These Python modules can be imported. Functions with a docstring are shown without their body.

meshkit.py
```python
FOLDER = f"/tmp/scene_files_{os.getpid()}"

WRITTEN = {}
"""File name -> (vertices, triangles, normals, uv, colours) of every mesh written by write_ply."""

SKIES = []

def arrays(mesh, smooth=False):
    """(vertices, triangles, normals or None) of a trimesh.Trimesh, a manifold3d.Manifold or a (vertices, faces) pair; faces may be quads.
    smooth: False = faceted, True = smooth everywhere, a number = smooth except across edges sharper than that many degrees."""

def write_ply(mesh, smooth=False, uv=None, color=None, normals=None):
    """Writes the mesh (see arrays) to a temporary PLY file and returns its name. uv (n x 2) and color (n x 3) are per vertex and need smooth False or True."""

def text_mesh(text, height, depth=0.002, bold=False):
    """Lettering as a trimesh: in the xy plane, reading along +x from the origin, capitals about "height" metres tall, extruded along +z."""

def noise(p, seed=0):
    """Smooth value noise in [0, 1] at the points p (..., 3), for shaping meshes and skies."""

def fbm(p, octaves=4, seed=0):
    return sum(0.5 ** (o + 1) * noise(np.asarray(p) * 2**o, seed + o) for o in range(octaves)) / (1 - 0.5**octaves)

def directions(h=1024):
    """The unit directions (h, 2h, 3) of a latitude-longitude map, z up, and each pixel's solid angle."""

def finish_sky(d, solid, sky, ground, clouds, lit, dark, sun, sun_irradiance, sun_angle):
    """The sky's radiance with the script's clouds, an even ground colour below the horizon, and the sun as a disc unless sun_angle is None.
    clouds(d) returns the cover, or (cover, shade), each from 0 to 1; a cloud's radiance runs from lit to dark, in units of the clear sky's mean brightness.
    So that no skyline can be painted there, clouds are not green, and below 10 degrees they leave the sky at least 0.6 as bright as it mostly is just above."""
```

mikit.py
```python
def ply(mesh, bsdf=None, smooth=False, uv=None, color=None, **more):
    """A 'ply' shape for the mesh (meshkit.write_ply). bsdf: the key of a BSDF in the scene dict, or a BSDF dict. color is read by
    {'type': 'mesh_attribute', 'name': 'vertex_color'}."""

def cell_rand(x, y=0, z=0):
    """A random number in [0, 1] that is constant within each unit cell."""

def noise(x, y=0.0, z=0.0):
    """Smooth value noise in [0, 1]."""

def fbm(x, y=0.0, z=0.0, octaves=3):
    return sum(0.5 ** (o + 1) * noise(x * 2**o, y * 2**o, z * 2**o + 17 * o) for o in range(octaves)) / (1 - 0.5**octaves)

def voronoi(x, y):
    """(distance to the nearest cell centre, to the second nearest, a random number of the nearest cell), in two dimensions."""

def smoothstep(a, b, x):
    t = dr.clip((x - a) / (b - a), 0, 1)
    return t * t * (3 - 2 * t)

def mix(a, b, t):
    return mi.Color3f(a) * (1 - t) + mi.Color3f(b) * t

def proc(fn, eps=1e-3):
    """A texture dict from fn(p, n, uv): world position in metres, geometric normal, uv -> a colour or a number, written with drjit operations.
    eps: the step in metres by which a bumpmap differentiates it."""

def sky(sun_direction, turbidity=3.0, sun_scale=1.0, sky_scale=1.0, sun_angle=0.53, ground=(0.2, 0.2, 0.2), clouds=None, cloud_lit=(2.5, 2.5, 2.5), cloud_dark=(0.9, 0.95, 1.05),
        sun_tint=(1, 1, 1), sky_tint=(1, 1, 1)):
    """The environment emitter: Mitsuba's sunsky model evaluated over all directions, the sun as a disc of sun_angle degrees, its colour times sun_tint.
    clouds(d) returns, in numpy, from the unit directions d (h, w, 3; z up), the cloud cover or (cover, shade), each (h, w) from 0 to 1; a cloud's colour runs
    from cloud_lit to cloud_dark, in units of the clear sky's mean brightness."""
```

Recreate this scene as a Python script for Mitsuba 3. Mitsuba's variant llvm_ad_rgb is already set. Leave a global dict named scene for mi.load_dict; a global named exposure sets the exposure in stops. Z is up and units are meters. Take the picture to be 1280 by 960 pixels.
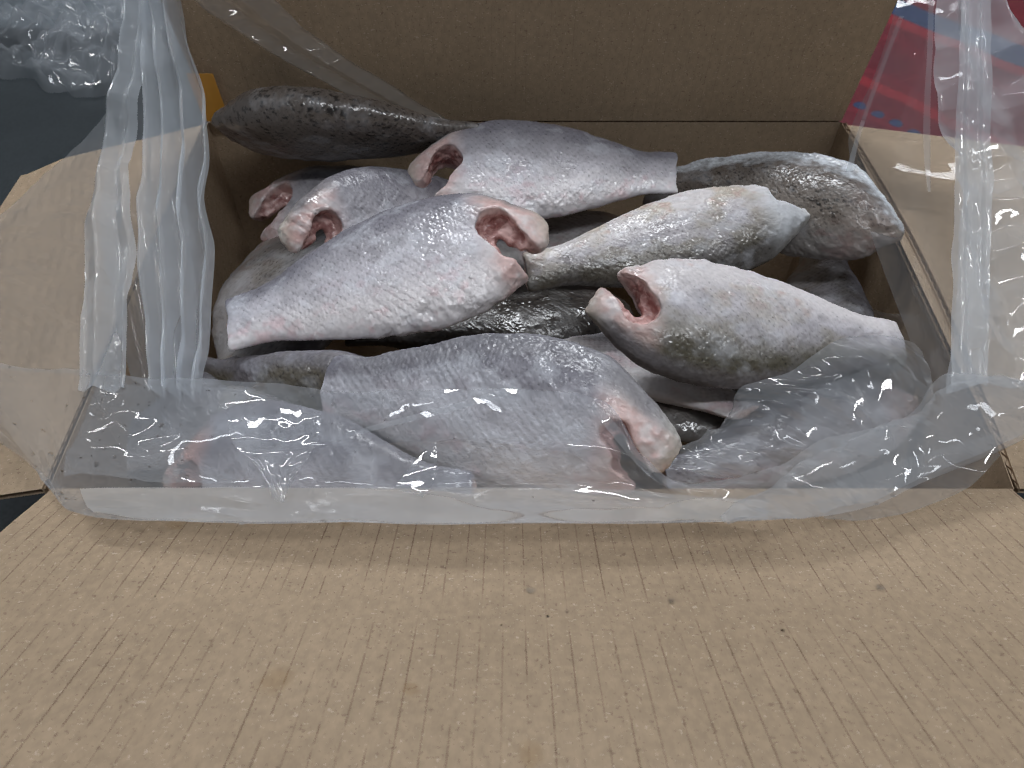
import math
import numpy as np
import drjit as dr
import mitsuba as mi
import trimesh
import mikit, meshkit
from mikit import ply, proc, noise, fbm, smoothstep, mix, cell_rand
from scipy.interpolate import PchipInterpolator, CubicSpline

T = mi.ScalarTransform4f
scene, labels = {}, {}

# ------------------------------------------------------------------ camera, lamps, exposure
RIM = 0.25                                     # height of the open rim of the box above the table
CAM = np.array([0.0, -0.234, 0.62])
PITCH = math.atan(1.201)
FWD = np.array([0.0, math.cos(PITCH), -math.sin(PITCH)])
exposure = 0.0
scene['camera'] = {
    'type': 'thinlens', 'fov': 2 * math.degrees(math.atan(0.64)), 'fov_axis': 'x',
    'aperture_radius': 0.0009, 'focus_distance': 0.47, 'near_clip': 0.01, 'far_clip': 50.0,
    'to_world': T().look_at(origin=CAM.tolist(), target=(CAM + FWD).tolist(), up=[0, 0, 1])}
ROOM = 0.09
scene['room_light'] = {'type': 'constant', 'radiance': {'type': 'rgb', 'value': [ROOM * 0.95, ROOM, ROOM * 1.06]}}
LAMPS = [((-0.05, 1.20, 2.15), (1.30, 0.16), 44.5), ((0.45, -0.60, 2.40), (1.30, 0.16), 27.0), ((-1.75, 0.35, 2.40), (1.30, 0.16), 10.0), ((1.85, 0.55, 2.40), (1.30, 0.16), 10.0)]  # main lamp overhead from behind, then added front and side lamps for fill, glints
LAMP_TINT = np.array([0.97, 1.0, 1.04])


def rgb(c): return {'type': 'rgb', 'value': list(map(float, c))}
def num(key):
    if key not in scene and not any(k.startswith(key + '__') for k in scene): return key
    k = 1
    while f'{key}_{k:03d}' in scene or any(q.startswith(f'{key}_{k:03d}__') for q in scene): k += 1
    return f'{key}_{k:03d}'
def tag(key, label, category=None, group=None, kind=None):
    d = {}
    if label: d['label'] = label
    if category: d['category'] = category
    if group: d['group'] = group
    if kind: d['kind'] = kind
    labels[key] = d
def put(key, mesh, bsdf, smooth=True, **more):
    scene[key] = ply(mesh, bsdf, smooth=smooth, **more)
    return key


# ------------------------------------------------------------------ materials
def principled(base, rough, **k):
    d = {'type': 'principled', 'base_color': base if isinstance(base, dict) else rgb(base),
         'roughness': rough if isinstance(rough, dict) else float(rough)}
    d.update(k)
    return d
def two(b): return {'type': 'twosided', 'bsdf': b}


def kraft(p, n, uv):
    """Grey-brown kraft liner: cloudy tone, short fibres, dark and pale specks."""
    cloud = fbm(uv.x * 14, uv.y * 14, 3.0, octaves=3)
    grain = fbm(uv.x * 420, uv.y * 300, 7.0, octaves=2)
    fibre = noise(uv.x * 2600, uv.y * 700, 1.0)
    speck = smoothstep(0.86, 0.93, noise(uv.x * 900, uv.y * 900, 5.0))
    pale = smoothstep(0.88, 0.94, noise(uv.x * 700 + 31, uv.y * 1100, 9.0))
    c = mix((0.325, 0.243, 0.164), (0.388, 0.292, 0.200), cloud)
    c = c * (0.84 + 0.24 * grain + 0.08 * fibre)
    c = mix(c, mi.Color3f(0.16, 0.11, 0.07), speck * 0.5)
    return mix(c, mi.Color3f(0.62, 0.52, 0.42), pale * 0.45)


STAINS = [(-0.088, 0.150, 0.0085), (-0.039, 0.196, 0.005), (-0.055, 0.213, 0.005), (-0.038, 0.154, 0.004), (0.004, 0.187, 0.0055), (-0.168, 0.038, 0.006), (-0.085, 0.036, 0.004)]


def lines_mask(uv):
    """Rubbed flute lines: thin broken dark lines along the flutes."""
    s = uv.x / 0.0088 + 0.05 * noise(uv.y * 20, 2.0) + 0.1
    i = dr.floor(s)
    s2 = s + 0.10 * (cell_rand(i, 4) - 0.5)
    d = dr.abs(s2 - dr.floor(s2) - 0.5) * 0.0088
    w = 0.00018 + 0.00022 * noise(uv.y * 140, i * 3.7)
    line = 1 - smoothstep(w * 0.5, w * 1.5, d + 0.0002 * (noise(uv.x * 3000, uv.y * 900) - 0.5))
    broken = smoothstep(0.20, 0.52, noise(uv.y * 40 + 9 * cell_rand(i, 2), i * 5.3) * 0.55 + 0.45 * noise(uv.y * 500, i * 2.1))
    gone = 1 - 0.85 * smoothstep(0.088, 0.100, uv.y) * (1 - smoothstep(0.116, 0.130, uv.y + 0.01 * cell_rand(i, 6)))
    return line * broken * gone * (0.45 + 0.55 * cell_rand(i, 8))


def kraft_lined(p, n, uv):
    c = kraft(p, n, uv)
    c = mix(c, mi.Color3f(0.11, 0.065, 0.035), lines_mask(uv) * 0.6)
    for (x, y, r) in STAINS:
        d = dr.sqrt(dr.square(uv.x - x) + dr.square((uv.y - y) * 0.8)) + 0.006 * (fbm(uv.x * 260, uv.y * 260, 4.0) - 0.5)
        c = mix(c, mi.Color3f(0.25, 0.15, 0.06), (1 - smoothstep(r * 0.3, r, d)) * 0.32)
    return c


def kraft_faint(p, n, uv):
    return mix(kraft(p, n, uv), mi.Color3f(0.13, 0.085, 0.05), lines_mask(uv) * 0.2)


def kraft_relief(p, n, uv):
    return 0.00010 * fbm(uv.x * 500, uv.y * 420, 2.0, octaves=2) - 0.00022 * lines_mask(uv)


scene['cardboard_lined'] = two({'type': 'bumpmap', 'arbitrary': proc(kraft_relief, 2e-4), 'bsdf': principled(proc(kraft_lined), 0.72, specular=0.3)})
scene['cardboard_faint'] = two(principled(proc(kraft_faint), 0.72, specular=0.3))
scene['cardboard'] = two(principled(proc(kraft), 0.72, specular=0.3))
scene['cardboard_core'] = two(principled((0.23, 0.155, 0.10), 0.85))

scene['fish_skin'] = {'type': 'bumpmap',
    'arbitrary': proc(lambda p, n, uv: 0.00022 * noise(uv.x * 760, uv.y * 760, 1.0) + 0.00050 * noise(uv.x * 280, uv.y * 280, 5.0) * smoothstep(0.35, 0.6, noise(uv.x * 60, uv.y * 60, 8.0)), 2e-4),
    'bsdf': principled({'type': 'mesh_attribute', 'name': 'vertex_color'},
                       proc(lambda p, n, uv: 0.17 + 0.36 * smoothstep(0.3, 0.7, fbm(uv.x * 70, uv.y * 70, 3.0))),
                       specular=0.55, clearcoat=0.6, clearcoat_gloss=0.92)}


def film(w, tint=(0.80, 0.86, 0.93), rough=0.35):
    return {'type': 'blendbsdf', 'weight': float(w), 'a_clear': {'type': 'thindielectric', 'int_ior': 1.5},
            'b_milky': {'type': 'principledthin', 'base_color': rgb(tint), 'roughness': rough, 'diff_trans': 0.9, 'spec_trans': 0.0, 'eta': 1.5}}


scene['film_sheer'] = film(0.05)
scene['film_clear'] = film(0.11)
scene['film_milky'] = film(0.17)
scene['film_dense'] = film(0.40, (0.78, 0.79, 0.79))
scene['film_drape'] = film(0.36, (0.86, 0.92, 0.98))
scene['droplet_water'] = {'type': 'dielectric', 'int_ior': 1.33, 'ext_ior': 1.0}


def slate(p, n, uv):
    c = mix((0.028, 0.034, 0.038), (0.038, 0.046, 0.051), fbm(p.x * 9, p.y * 9, 1.0))
    return c * (0.9 + 0.2 * noise(p.x * 500, p.y * 500, 2.0))


scene['slate_paint'] = two(principled(proc(slate), proc(lambda p, n, uv: 0.38 + 0.2 * fbm(p.x * 30, p.y * 30, 4.0)), specular=0.3))
scene['bench_paint'] = two(principled((0.085, 0.105, 0.12), 0.5))
scene['dark_ground'] = two(principled((0.02, 0.02, 0.022), 0.8))
scene['amber_tape'] = two(principled((0.62, 0.30, 0.045), 0.22, specular=0.6, clearcoat=0.5))


def woven(p, n, uv):
    """Red cloth with blue bands and a row of blue dots along uv.y; uv in metres."""
    red, dark, blue, bright = (0.125, 0.012, 0.019), (0.09, 0.010, 0.018), (0.026, 0.042, 0.095), (0.26, 0.018, 0.026)
    v = uv.y
    def band(a, b): return smoothstep(a - 0.002, a + 0.002, v) * (1 - smoothstep(b - 0.002, b + 0.002, v))
    c = mix(dark, red, noise(uv.x * 30, v * 30, 1.0))
    c = mix(c, blue, band(0.442, 0.512))
    c = mix(c, bright, band(0.428, 0.442) * 0.6)
    c = mix(c, bright, band(0.246, 0.260) * 0.6)
    c = mix(c, blue, band(0.655, 0.75))
    gx = uv.x / 0.026
    dots = 1 - smoothstep(0.26, 0.36, dr.sqrt(dr.square((gx - dr.floor(gx) - 0.5)) + dr.square((v - 0.212) / 0.030)))
    c = mix(c, blue, dots)
    th = 0.86 + 0.28 * noise(uv.x * 900, v * 900, 3.0)
    return c * th


scene['woven_cloth'] = two(principled(proc(woven), 0.8, sheen=0.4))
scene['lamp_tube'] = two(principled((0.8, 0.8, 0.8), 0.5))

FISH_POSE = {
    'D': ([-1.0, 0.013, 0.003], [0.014, 0.939, 0.345], [0.1236, 0.2699, 0.2612], 0.2030, 1.055),   # axis to the snout, dorsal axis, tail point, length, height scale
    'E': ([0.957, 0.187, 0.222], [-0.229, 0.957, 0.181], [-0.1881, 0.1345, 0.2383], 0.2230, 1.120),   # axis to the snout, dorsal axis, tail point, length, height scale
    'F': ([0.968, 0.245, 0.051], [0.241, -0.855, -0.459], [0.009, 0.1736, 0.2488], 0.2137, 0.786),   # axis to the snout, dorsal axis, tail point, length, height scale
    'H': ([-0.986, 0.002, 0.166], [-0.066, -0.923, -0.379], [0.2492, 0.1123, 0.2417], 0.2093, 0.979),   # axis to the snout, dorsal axis, tail point, length, height scale
    'I': ([0.942, -0.304, 0.144], [0.144, 0.751, 0.644], [-0.1127, 0.0755, 0.2441], 0.2154, 0.974),   # axis to the snout, dorsal axis, tail point, length, height scale
    'B': ([-0.842, -0.452, 0.296], [-0.142, 0.714, 0.686], [0.012, 0.2948, 0.198], 0.2091, 1.069),   # axis to the snout, dorsal axis, tail point, length, height scale
    'C': ([-0.972, 0.235, -0.013], [0.221, 0.929, 0.298], [-0.0123, 0.2562, 0.2082], 0.2132, 1.121),   # axis to the snout, dorsal axis, tail point, length, height scale
    'A': ([-0.998, 0.065, 0.025], [-0.011, -0.497, 0.868], [-0.0246, 0.3023, 0.2704], 0.2087, 1.000),   # axis to the snout, dorsal axis, tail point, length, height scale
    'G': ([0.801, -0.555, 0.222], [0.327, 0.718, 0.614], [0.1112, 0.3077, 0.2244], 0.1987, 0.851),   # axis to the snout, dorsal axis, tail point, length, height scale
    'J': ([-0.946, 0.239, -0.22], [0.047, 0.77, 0.636], [-0.0213, -0.011, 0.2451], 0.2069, 1.257),   # axis to the snout, dorsal axis, tail point, length, height scale
    'K': ([0.005, 0.995, -0.102], [0.953, 0.026, 0.301], [-0.167, 0.0764, 0.2132], 0.2311, 1.439),   # axis to the snout, dorsal axis, tail point, length, height scale
    'L': ([0.924, -0.361, 0.126], [0.011, 0.355, 0.935], [-0.2179, 0.1238, 0.1978], 0.2090, 1.013),   # axis to the snout, dorsal axis, tail point, length, height scale
    'M': ([0.997, 0.083, -0.006], [0.083, -0.997, 0.001], [-0.1263, 0.1831, 0.183], 0.2239, 0.890),   # axis to the snout, dorsal axis, tail point, length, height scale
    'N': ([0.999, 0.01, 0.031], [-0.002, 0.971, -0.24], [-0.0891, 0.2558, 0.2014], 0.2028, 0.961),   # axis to the snout, dorsal axis, tail point, length, height scale
    'O': ([-0.665, 0.669, -0.333], [0.745, 0.558, -0.366], [0.1493, 0.0746, 0.2207], 0.1957, 1.090),   # axis to the snout, dorsal axis, tail point, length, height scale
    'P': ([0.999, -0.029, -0.032], [0.026, 0.997, -0.077], [0.0433, 0.1012, 0.1957], 0.1931, 0.921),   # axis to the snout, dorsal axis, tail point, length, height scale
    'Q': ([-0.334, -0.94, 0.073], [0.892, -0.29, 0.346], [0.2537, 0.2672, 0.1922], 0.2034, 1.034),   # axis to the snout, dorsal axis, tail point, length, height scale
    'R': ([0.934, 0.355, -0.045], [-0.256, 0.752, 0.607], [0.093, 0.0326, 0.2074], 0.1953, 0.798),   # axis to the snout, dorsal axis, tail point, length, height scale
    'S': ([0.903, 0.428, 0.018], [-0.381, 0.784, 0.49], [-0.2721, 0.0612, 0.1868], 0.1657, 1.095),   # axis to the snout, dorsal axis, tail point, length, height scale
}
FILM = {
    'front': [[[-0.3638,0.1125,0.2322],[-0.2927,0.0863,0.252],[-0.2476,0.0755,0.258],[-0.187,0.0665,0.262],[-0.1183,0.0544,0.268],[-0.0499,0.0287,0.298],[0.0081,0.0227,0.306],[0.0439,0.0144,0.308],[0.0624,-0.0115,0.298],[0.084,-0.015,0.282],[0.1082,-0.0092,0.276],[0.1342,-0.0071,0.278],[0.1644,0.0059,0.285],[0.2102,0.0246,0.285],[0.241,0.0484,0.285],[0.2681,0.0507,0.285],[0.3071,0.0515,0.27]],[[-0.3477,0.0838,0.2383],[-0.2898,0.0579,0.2548],[-0.2456,0.0395,0.256],[-0.1789,0.025,0.268],[-0.116,0.0194,0.272],[-0.0508,0.0048,0.29],[0.0078,-0.0048,0.302],[0.0503,-0.0103,0.303],[0.0695,-0.0219,0.294],[0.0884,-0.0203,0.28],[0.1096,-0.0194,0.28],[0.1339,-0.0207,0.285],[0.1633,-0.0131,0.292],[0.2025,0.0049,0.292],[0.2369,0.0239,0.292],[0.2677,0.0336,0.288],[0.3056,0.0429,0.27]],[[-0.3283,0.0595,0.2452],[-0.2711,0.0243,0.2615],[-0.2395,0.0056,0.258],[-0.1793,-0.0045,0.262],[-0.118,-0.0055,0.262],[-0.0532,-0.0124,0.272],[0.006,-0.0188,0.282],[0.0584,-0.0244,0.288],[0.0777,-0.0277,0.286],[0.0928,-0.0274,0.278],[0.11,-0.0322,0.286],[0.1357,-0.0329,0.29],[0.1652,-0.0262,0.293],[0.1997,-0.0112,0.292],[0.2378,0.0064,0.292],[0.268,0.0204,0.287],[0.3063,0.0345,0.27]],[[-0.3135,0.0433,0.251],[-0.2448,-0.0021,0.262],[-0.2157,-0.0325,0.282],[-0.1639,-0.0491,0.3],[-0.1035,-0.0534,0.306],[-0.0478,-0.0549,0.308],[0.0053,-0.0549,0.308],[0.0571,-0.0534,0.306],[0.0752,-0.0524,0.305],[0.0899,-0.0518,0.304],[0.1079,-0.0514,0.304],[0.1343,-0.0486,0.302],[0.1653,-0.0403,0.298],[0.1981,-0.0233,0.292],[0.2435,-0.0027,0.288],[0.2688,0.01,0.285],[0.3061,0.029,0.27]]],
    'front_hem': [[[-0.2256,-0.0088,0.264],[-0.1768,-0.0091,0.266],[-0.1165,-0.0091,0.266],[-0.054,-0.0096,0.266],[0.0062,-0.0108,0.268],[0.0615,-0.0135,0.27],[0.0956,-0.0223,0.278],[0.1248,-0.0278,0.284]],[[-0.2091,-0.0283,0.278],[-0.1649,-0.031,0.284],[-0.108,-0.0322,0.286],[-0.0502,-0.0322,0.286],[0.0058,-0.0322,0.286],[0.0575,-0.0334,0.288],[0.0911,-0.0373,0.29],[0.1205,-0.0393,0.292]],[[-0.1951,-0.0403,0.293],[-0.1565,-0.0465,0.297],[-0.101,-0.0508,0.303],[-0.0466,-0.0524,0.305],[0.0054,-0.0524,0.305],[0.0541,-0.0508,0.303],[0.0872,-0.0492,0.301],[0.1168,-0.0478,0.3]]],
    'glint_fold': [[[-0.1465,0.0149,0.2901],[-0.1261,0.022,0.2862],[-0.1017,0.0272,0.2816]],[[-0.1411,0.0021,0.289],[-0.1213,0.0063,0.2852],[-0.1012,0.0126,0.2813]],[[-0.127,-0.0106,0.2861],[-0.118,-0.0118,0.2844],[-0.1056,-0.0054,0.282]],[[-0.1174,-0.0257,0.2842],[-0.1116,-0.0286,0.283],[-0.1108,-0.0156,0.283]]],
    'tip_fold': [[[-0.0429,0.0025,0.2848],[-0.0391,0.0062,0.2846]],[[-0.0513,-0.0101,0.2854],[-0.0379,-0.0071,0.2845]],[[-0.057,-0.0211,0.2857],[-0.0395,-0.0195,0.2846]],[[-0.0489,-0.0245,0.2852],[-0.0437,-0.027,0.2848]]],
    'front_crease': [[[-0.085,0.0083,0.29],[-0.0403,0.014,0.302],[-0.004,0.0196,0.311]],[[-0.0839,0.0058,0.29],[-0.0381,0.0104,0.302],[-0.0016,0.0155,0.311]]],
    'end_crease': [[[0.0409,0.0107,0.312],[0.0505,-0.0003,0.309],[0.0595,-0.0127,0.305],[0.069,-0.0188,0.295]],[[0.0386,0.0088,0.31],[0.0473,-0.0037,0.307],[0.0559,-0.0134,0.302],[0.066,-0.0203,0.293]]],
    'right_hem': [[[0.0942,-0.0483,0.303],[0.1372,-0.0138,0.286],[0.1626,-0.0006,0.292],[0.2051,0.0168,0.293],[0.2353,0.0394,0.293],[0.2619,0.043,0.292],[0.2984,0.0434,0.28]],[[0.0952,-0.0512,0.305],[0.1349,-0.034,0.299],[0.1619,-0.026,0.301],[0.1972,-0.0091,0.3],[0.2313,0.0105,0.3],[0.2616,0.0208,0.296],[0.2966,0.0295,0.28]],[[0.0961,-0.0535,0.307],[0.1359,-0.0496,0.308],[0.1608,-0.0422,0.304],[0.1928,-0.0254,0.298],[0.2367,-0.0049,0.294],[0.2634,0.0078,0.29],[0.2973,0.0215,0.28]]],
    'under_hem': [[[0.1499,-0.0107,0.264],[0.1867,0.0017,0.264],[0.2237,0.0132,0.266],[0.2592,0.0209,0.27]],[[0.1554,-0.0201,0.266],[0.1906,-0.0141,0.264],[0.2274,-0.0033,0.264],[0.2585,0.0144,0.268]],[[0.1547,-0.032,0.272],[0.1893,-0.0274,0.268],[0.233,-0.0112,0.264],[0.2605,0.0106,0.266]]],
    'lump': [[[0.076,0.0144,0.262],[0.1167,0.0316,0.268],[0.1213,0.0404,0.285],[0.1492,0.0481,0.292],[0.1839,0.0661,0.3],[0.2244,0.0711,0.29]],[[0.0809,0.0064,0.266],[0.1129,0.0172,0.275],[0.1347,0.0241,0.287],[0.1566,0.0336,0.292],[0.1973,0.055,0.29],[0.2374,0.0651,0.275]],[[0.0925,0.0,0.268],[0.1219,0.0076,0.274],[0.1448,0.0136,0.28],[0.1703,0.0253,0.282],[0.2031,0.0418,0.275],[0.2426,0.0581,0.262]],[[0.1089,-0.0046,0.266],[0.1343,-0.001,0.268],[0.1544,0.0068,0.27],[0.18,0.0156,0.27],[0.207,0.0292,0.266],[0.2354,0.0489,0.255]]],
    'lump_under': [[[0.165,0.0522,0.262],[0.1973,0.0702,0.262],[0.2236,0.0796,0.262],[0.2483,0.0626,0.255]],[[0.1647,0.0269,0.258],[0.1899,0.038,0.258],[0.2143,0.0437,0.258],[0.2433,0.0518,0.255]],[[0.1542,0.0056,0.262],[0.1813,0.0107,0.262],[0.2053,0.0186,0.262],[0.2285,0.0337,0.26]]],
    'wall_film': [[[0.2547,0.174,0.215],[0.2635,0.1584,0.225],[0.275,0.1462,0.235],[0.2728,0.1086,0.248]],[[0.264,0.139,0.215],[0.2708,0.1298,0.225],[0.2721,0.1135,0.235],[0.2704,0.0901,0.25]],[[0.2633,0.0923,0.22],[0.2617,0.0842,0.23],[0.2619,0.0748,0.24],[0.2611,0.0668,0.255]]],
    'drape_outer': [[[-0.2695,0.3384,0.372],[-0.2662,0.3384,0.372],[-0.2628,0.3384,0.372],[-0.2595,0.3384,0.372],[-0.2562,0.3384,0.372],[-0.2528,0.3384,0.372]],[[-0.2718,0.2957,0.345],[-0.2681,0.2957,0.345],[-0.2644,0.2957,0.345],[-0.2606,0.2957,0.345],[-0.2569,0.2957,0.345],[-0.2531,0.2957,0.345]],[[-0.2775,0.2634,0.322],[-0.2729,0.2634,0.322],[-0.2683,0.2634,0.322],[-0.2637,0.2634,0.322],[-0.2591,0.2634,0.322],[-0.2545,0.2634,0.322]],[[-0.2819,0.2257,0.3],[-0.2768,0.2257,0.3],[-0.2718,0.2257,0.3],[-0.2667,0.2257,0.3],[-0.2616,0.2257,0.3],[-0.2565,0.2257,0.3]],[[-0.2815,0.1997,0.29],[-0.2756,0.1997,0.29],[-0.2696,0.1997,0.29],[-0.2637,0.1997,0.29],[-0.2577,0.1997,0.29],[-0.2518,0.1997,0.29]],[[-0.2741,0.1554,0.28],[-0.2673,0.1554,0.28],[-0.2604,0.1554,0.28],[-0.2536,0.1554,0.28],[-0.2467,0.1554,0.28],[-0.2399,0.1554,0.28]],[[-0.2635,0.1082,0.27],[-0.2573,0.1082,0.27],[-0.2512,0.1082,0.27],[-0.245,0.1082,0.27],[-0.2389,0.1082,0.27],[-0.2327,0.1082,0.27]],[[-0.2528,0.0611,0.262],[-0.2473,0.0611,0.262],[-0.2417,0.0611,0.262],[-0.2361,0.0611,0.262],[-0.2306,0.0611,0.262],[-0.225,0.0611,0.262]]],
    'drape_inner': [[[-0.2573,0.3384,0.372],[-0.253,0.3384,0.372],[-0.2487,0.3384,0.372],[-0.2445,0.3384,0.372],[-0.2402,0.3384,0.372],[-0.2359,0.3384,0.372],[-0.2317,0.3384,0.372]],[[-0.2531,0.2957,0.345],[-0.2475,0.2957,0.345],[-0.2419,0.2957,0.345],[-0.2363,0.2957,0.345],[-0.2308,0.2957,0.345],[-0.2252,0.2957,0.345],[-0.2196,0.2957,0.345]],[[-0.2506,0.2634,0.322],[-0.2433,0.2634,0.322],[-0.2361,0.2634,0.322],[-0.2288,0.2634,0.322],[-0.2215,0.2634,0.322],[-0.2142,0.2634,0.322],[-0.2069,0.2634,0.322]],[[-0.2474,0.2257,0.3],[-0.24,0.2257,0.3],[-0.2326,0.2257,0.3],[-0.2252,0.2257,0.3],[-0.2178,0.2257,0.3],[-0.2104,0.2257,0.3],[-0.2031,0.2257,0.3]],[[-0.2464,0.1997,0.29],[-0.2391,0.1997,0.29],[-0.2318,0.1997,0.29],[-0.2244,0.1997,0.29],[-0.2171,0.1997,0.29],[-0.2097,0.1997,0.29],[-0.2024,0.1997,0.29]],[[-0.2393,0.1577,0.278],[-0.2311,0.1577,0.278],[-0.223,0.1577,0.278],[-0.2149,0.1577,0.278],[-0.2067,0.1577,0.278],[-0.1986,0.1577,0.278],[-0.1905,0.1577,0.278]],[[-0.2273,0.1141,0.264],[-0.2206,0.1141,0.264],[-0.2139,0.1141,0.264],[-0.2072,0.1141,0.264],[-0.2005,0.1141,0.264],[-0.1938,0.1141,0.264],[-0.1871,0.1141,0.264]],[[-0.2148,0.065,0.252],[-0.2098,0.065,0.252],[-0.2048,0.065,0.252],[-0.1998,0.065,0.252],[-0.1949,0.065,0.252],[-0.1899,0.065,0.252],[-0.1849,0.065,0.252]]],
    'drape_back': [[[-0.2781,0.3615,0.362],[-0.2729,0.3615,0.362],[-0.2676,0.3615,0.362],[-0.2624,0.3615,0.362],[-0.2572,0.3615,0.362],[-0.252,0.3615,0.362]],[[-0.2772,0.2801,0.312],[-0.2687,0.2801,0.312],[-0.2602,0.2801,0.312],[-0.2517,0.2801,0.312],[-0.2432,0.2801,0.312],[-0.2347,0.2801,0.312]],[[-0.2807,0.2155,0.278],[-0.2692,0.2155,0.278],[-0.2576,0.2155,0.278],[-0.246,0.2155,0.278],[-0.2345,0.2155,0.278],[-0.2229,0.2155,0.278]],[[-0.2473,0.12,0.258],[-0.2372,0.12,0.258],[-0.2271,0.12,0.258],[-0.217,0.12,0.258],[-0.2069,0.12,0.258],[-0.1968,0.12,0.258]],[[-0.2275,0.0757,0.248],[-0.2198,0.0757,0.248],[-0.212,0.0757,0.248],[-0.2043,0.0757,0.248],[-0.1965,0.0757,0.248],[-0.1888,0.0757,0.248]]],
    'flap_film': [[[-0.3486,0.3971,0.2381],[-0.3701,0.3476,0.2286],[-0.3895,0.3045,0.2238],[-0.4045,0.2734,0.22],[-0.426,0.2441,0.2147]],[[-0.2954,0.263,0.2493],[-0.3295,0.2504,0.2367],[-0.3549,0.2302,0.2303],[-0.3805,0.2196,0.2239],[-0.4074,0.2051,0.2172]],[[-0.2553,0.1554,0.2593],[-0.2953,0.1627,0.2452],[-0.326,0.1629,0.2375],[-0.3558,0.1666,0.2301],[-0.3903,0.1714,0.2215]],[[-0.2243,0.0624,0.2711],[-0.2591,0.0746,0.2583],[-0.2949,0.0865,0.2474],[-0.3211,0.0948,0.2408],[-0.3556,0.1056,0.2322]]],
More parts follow.
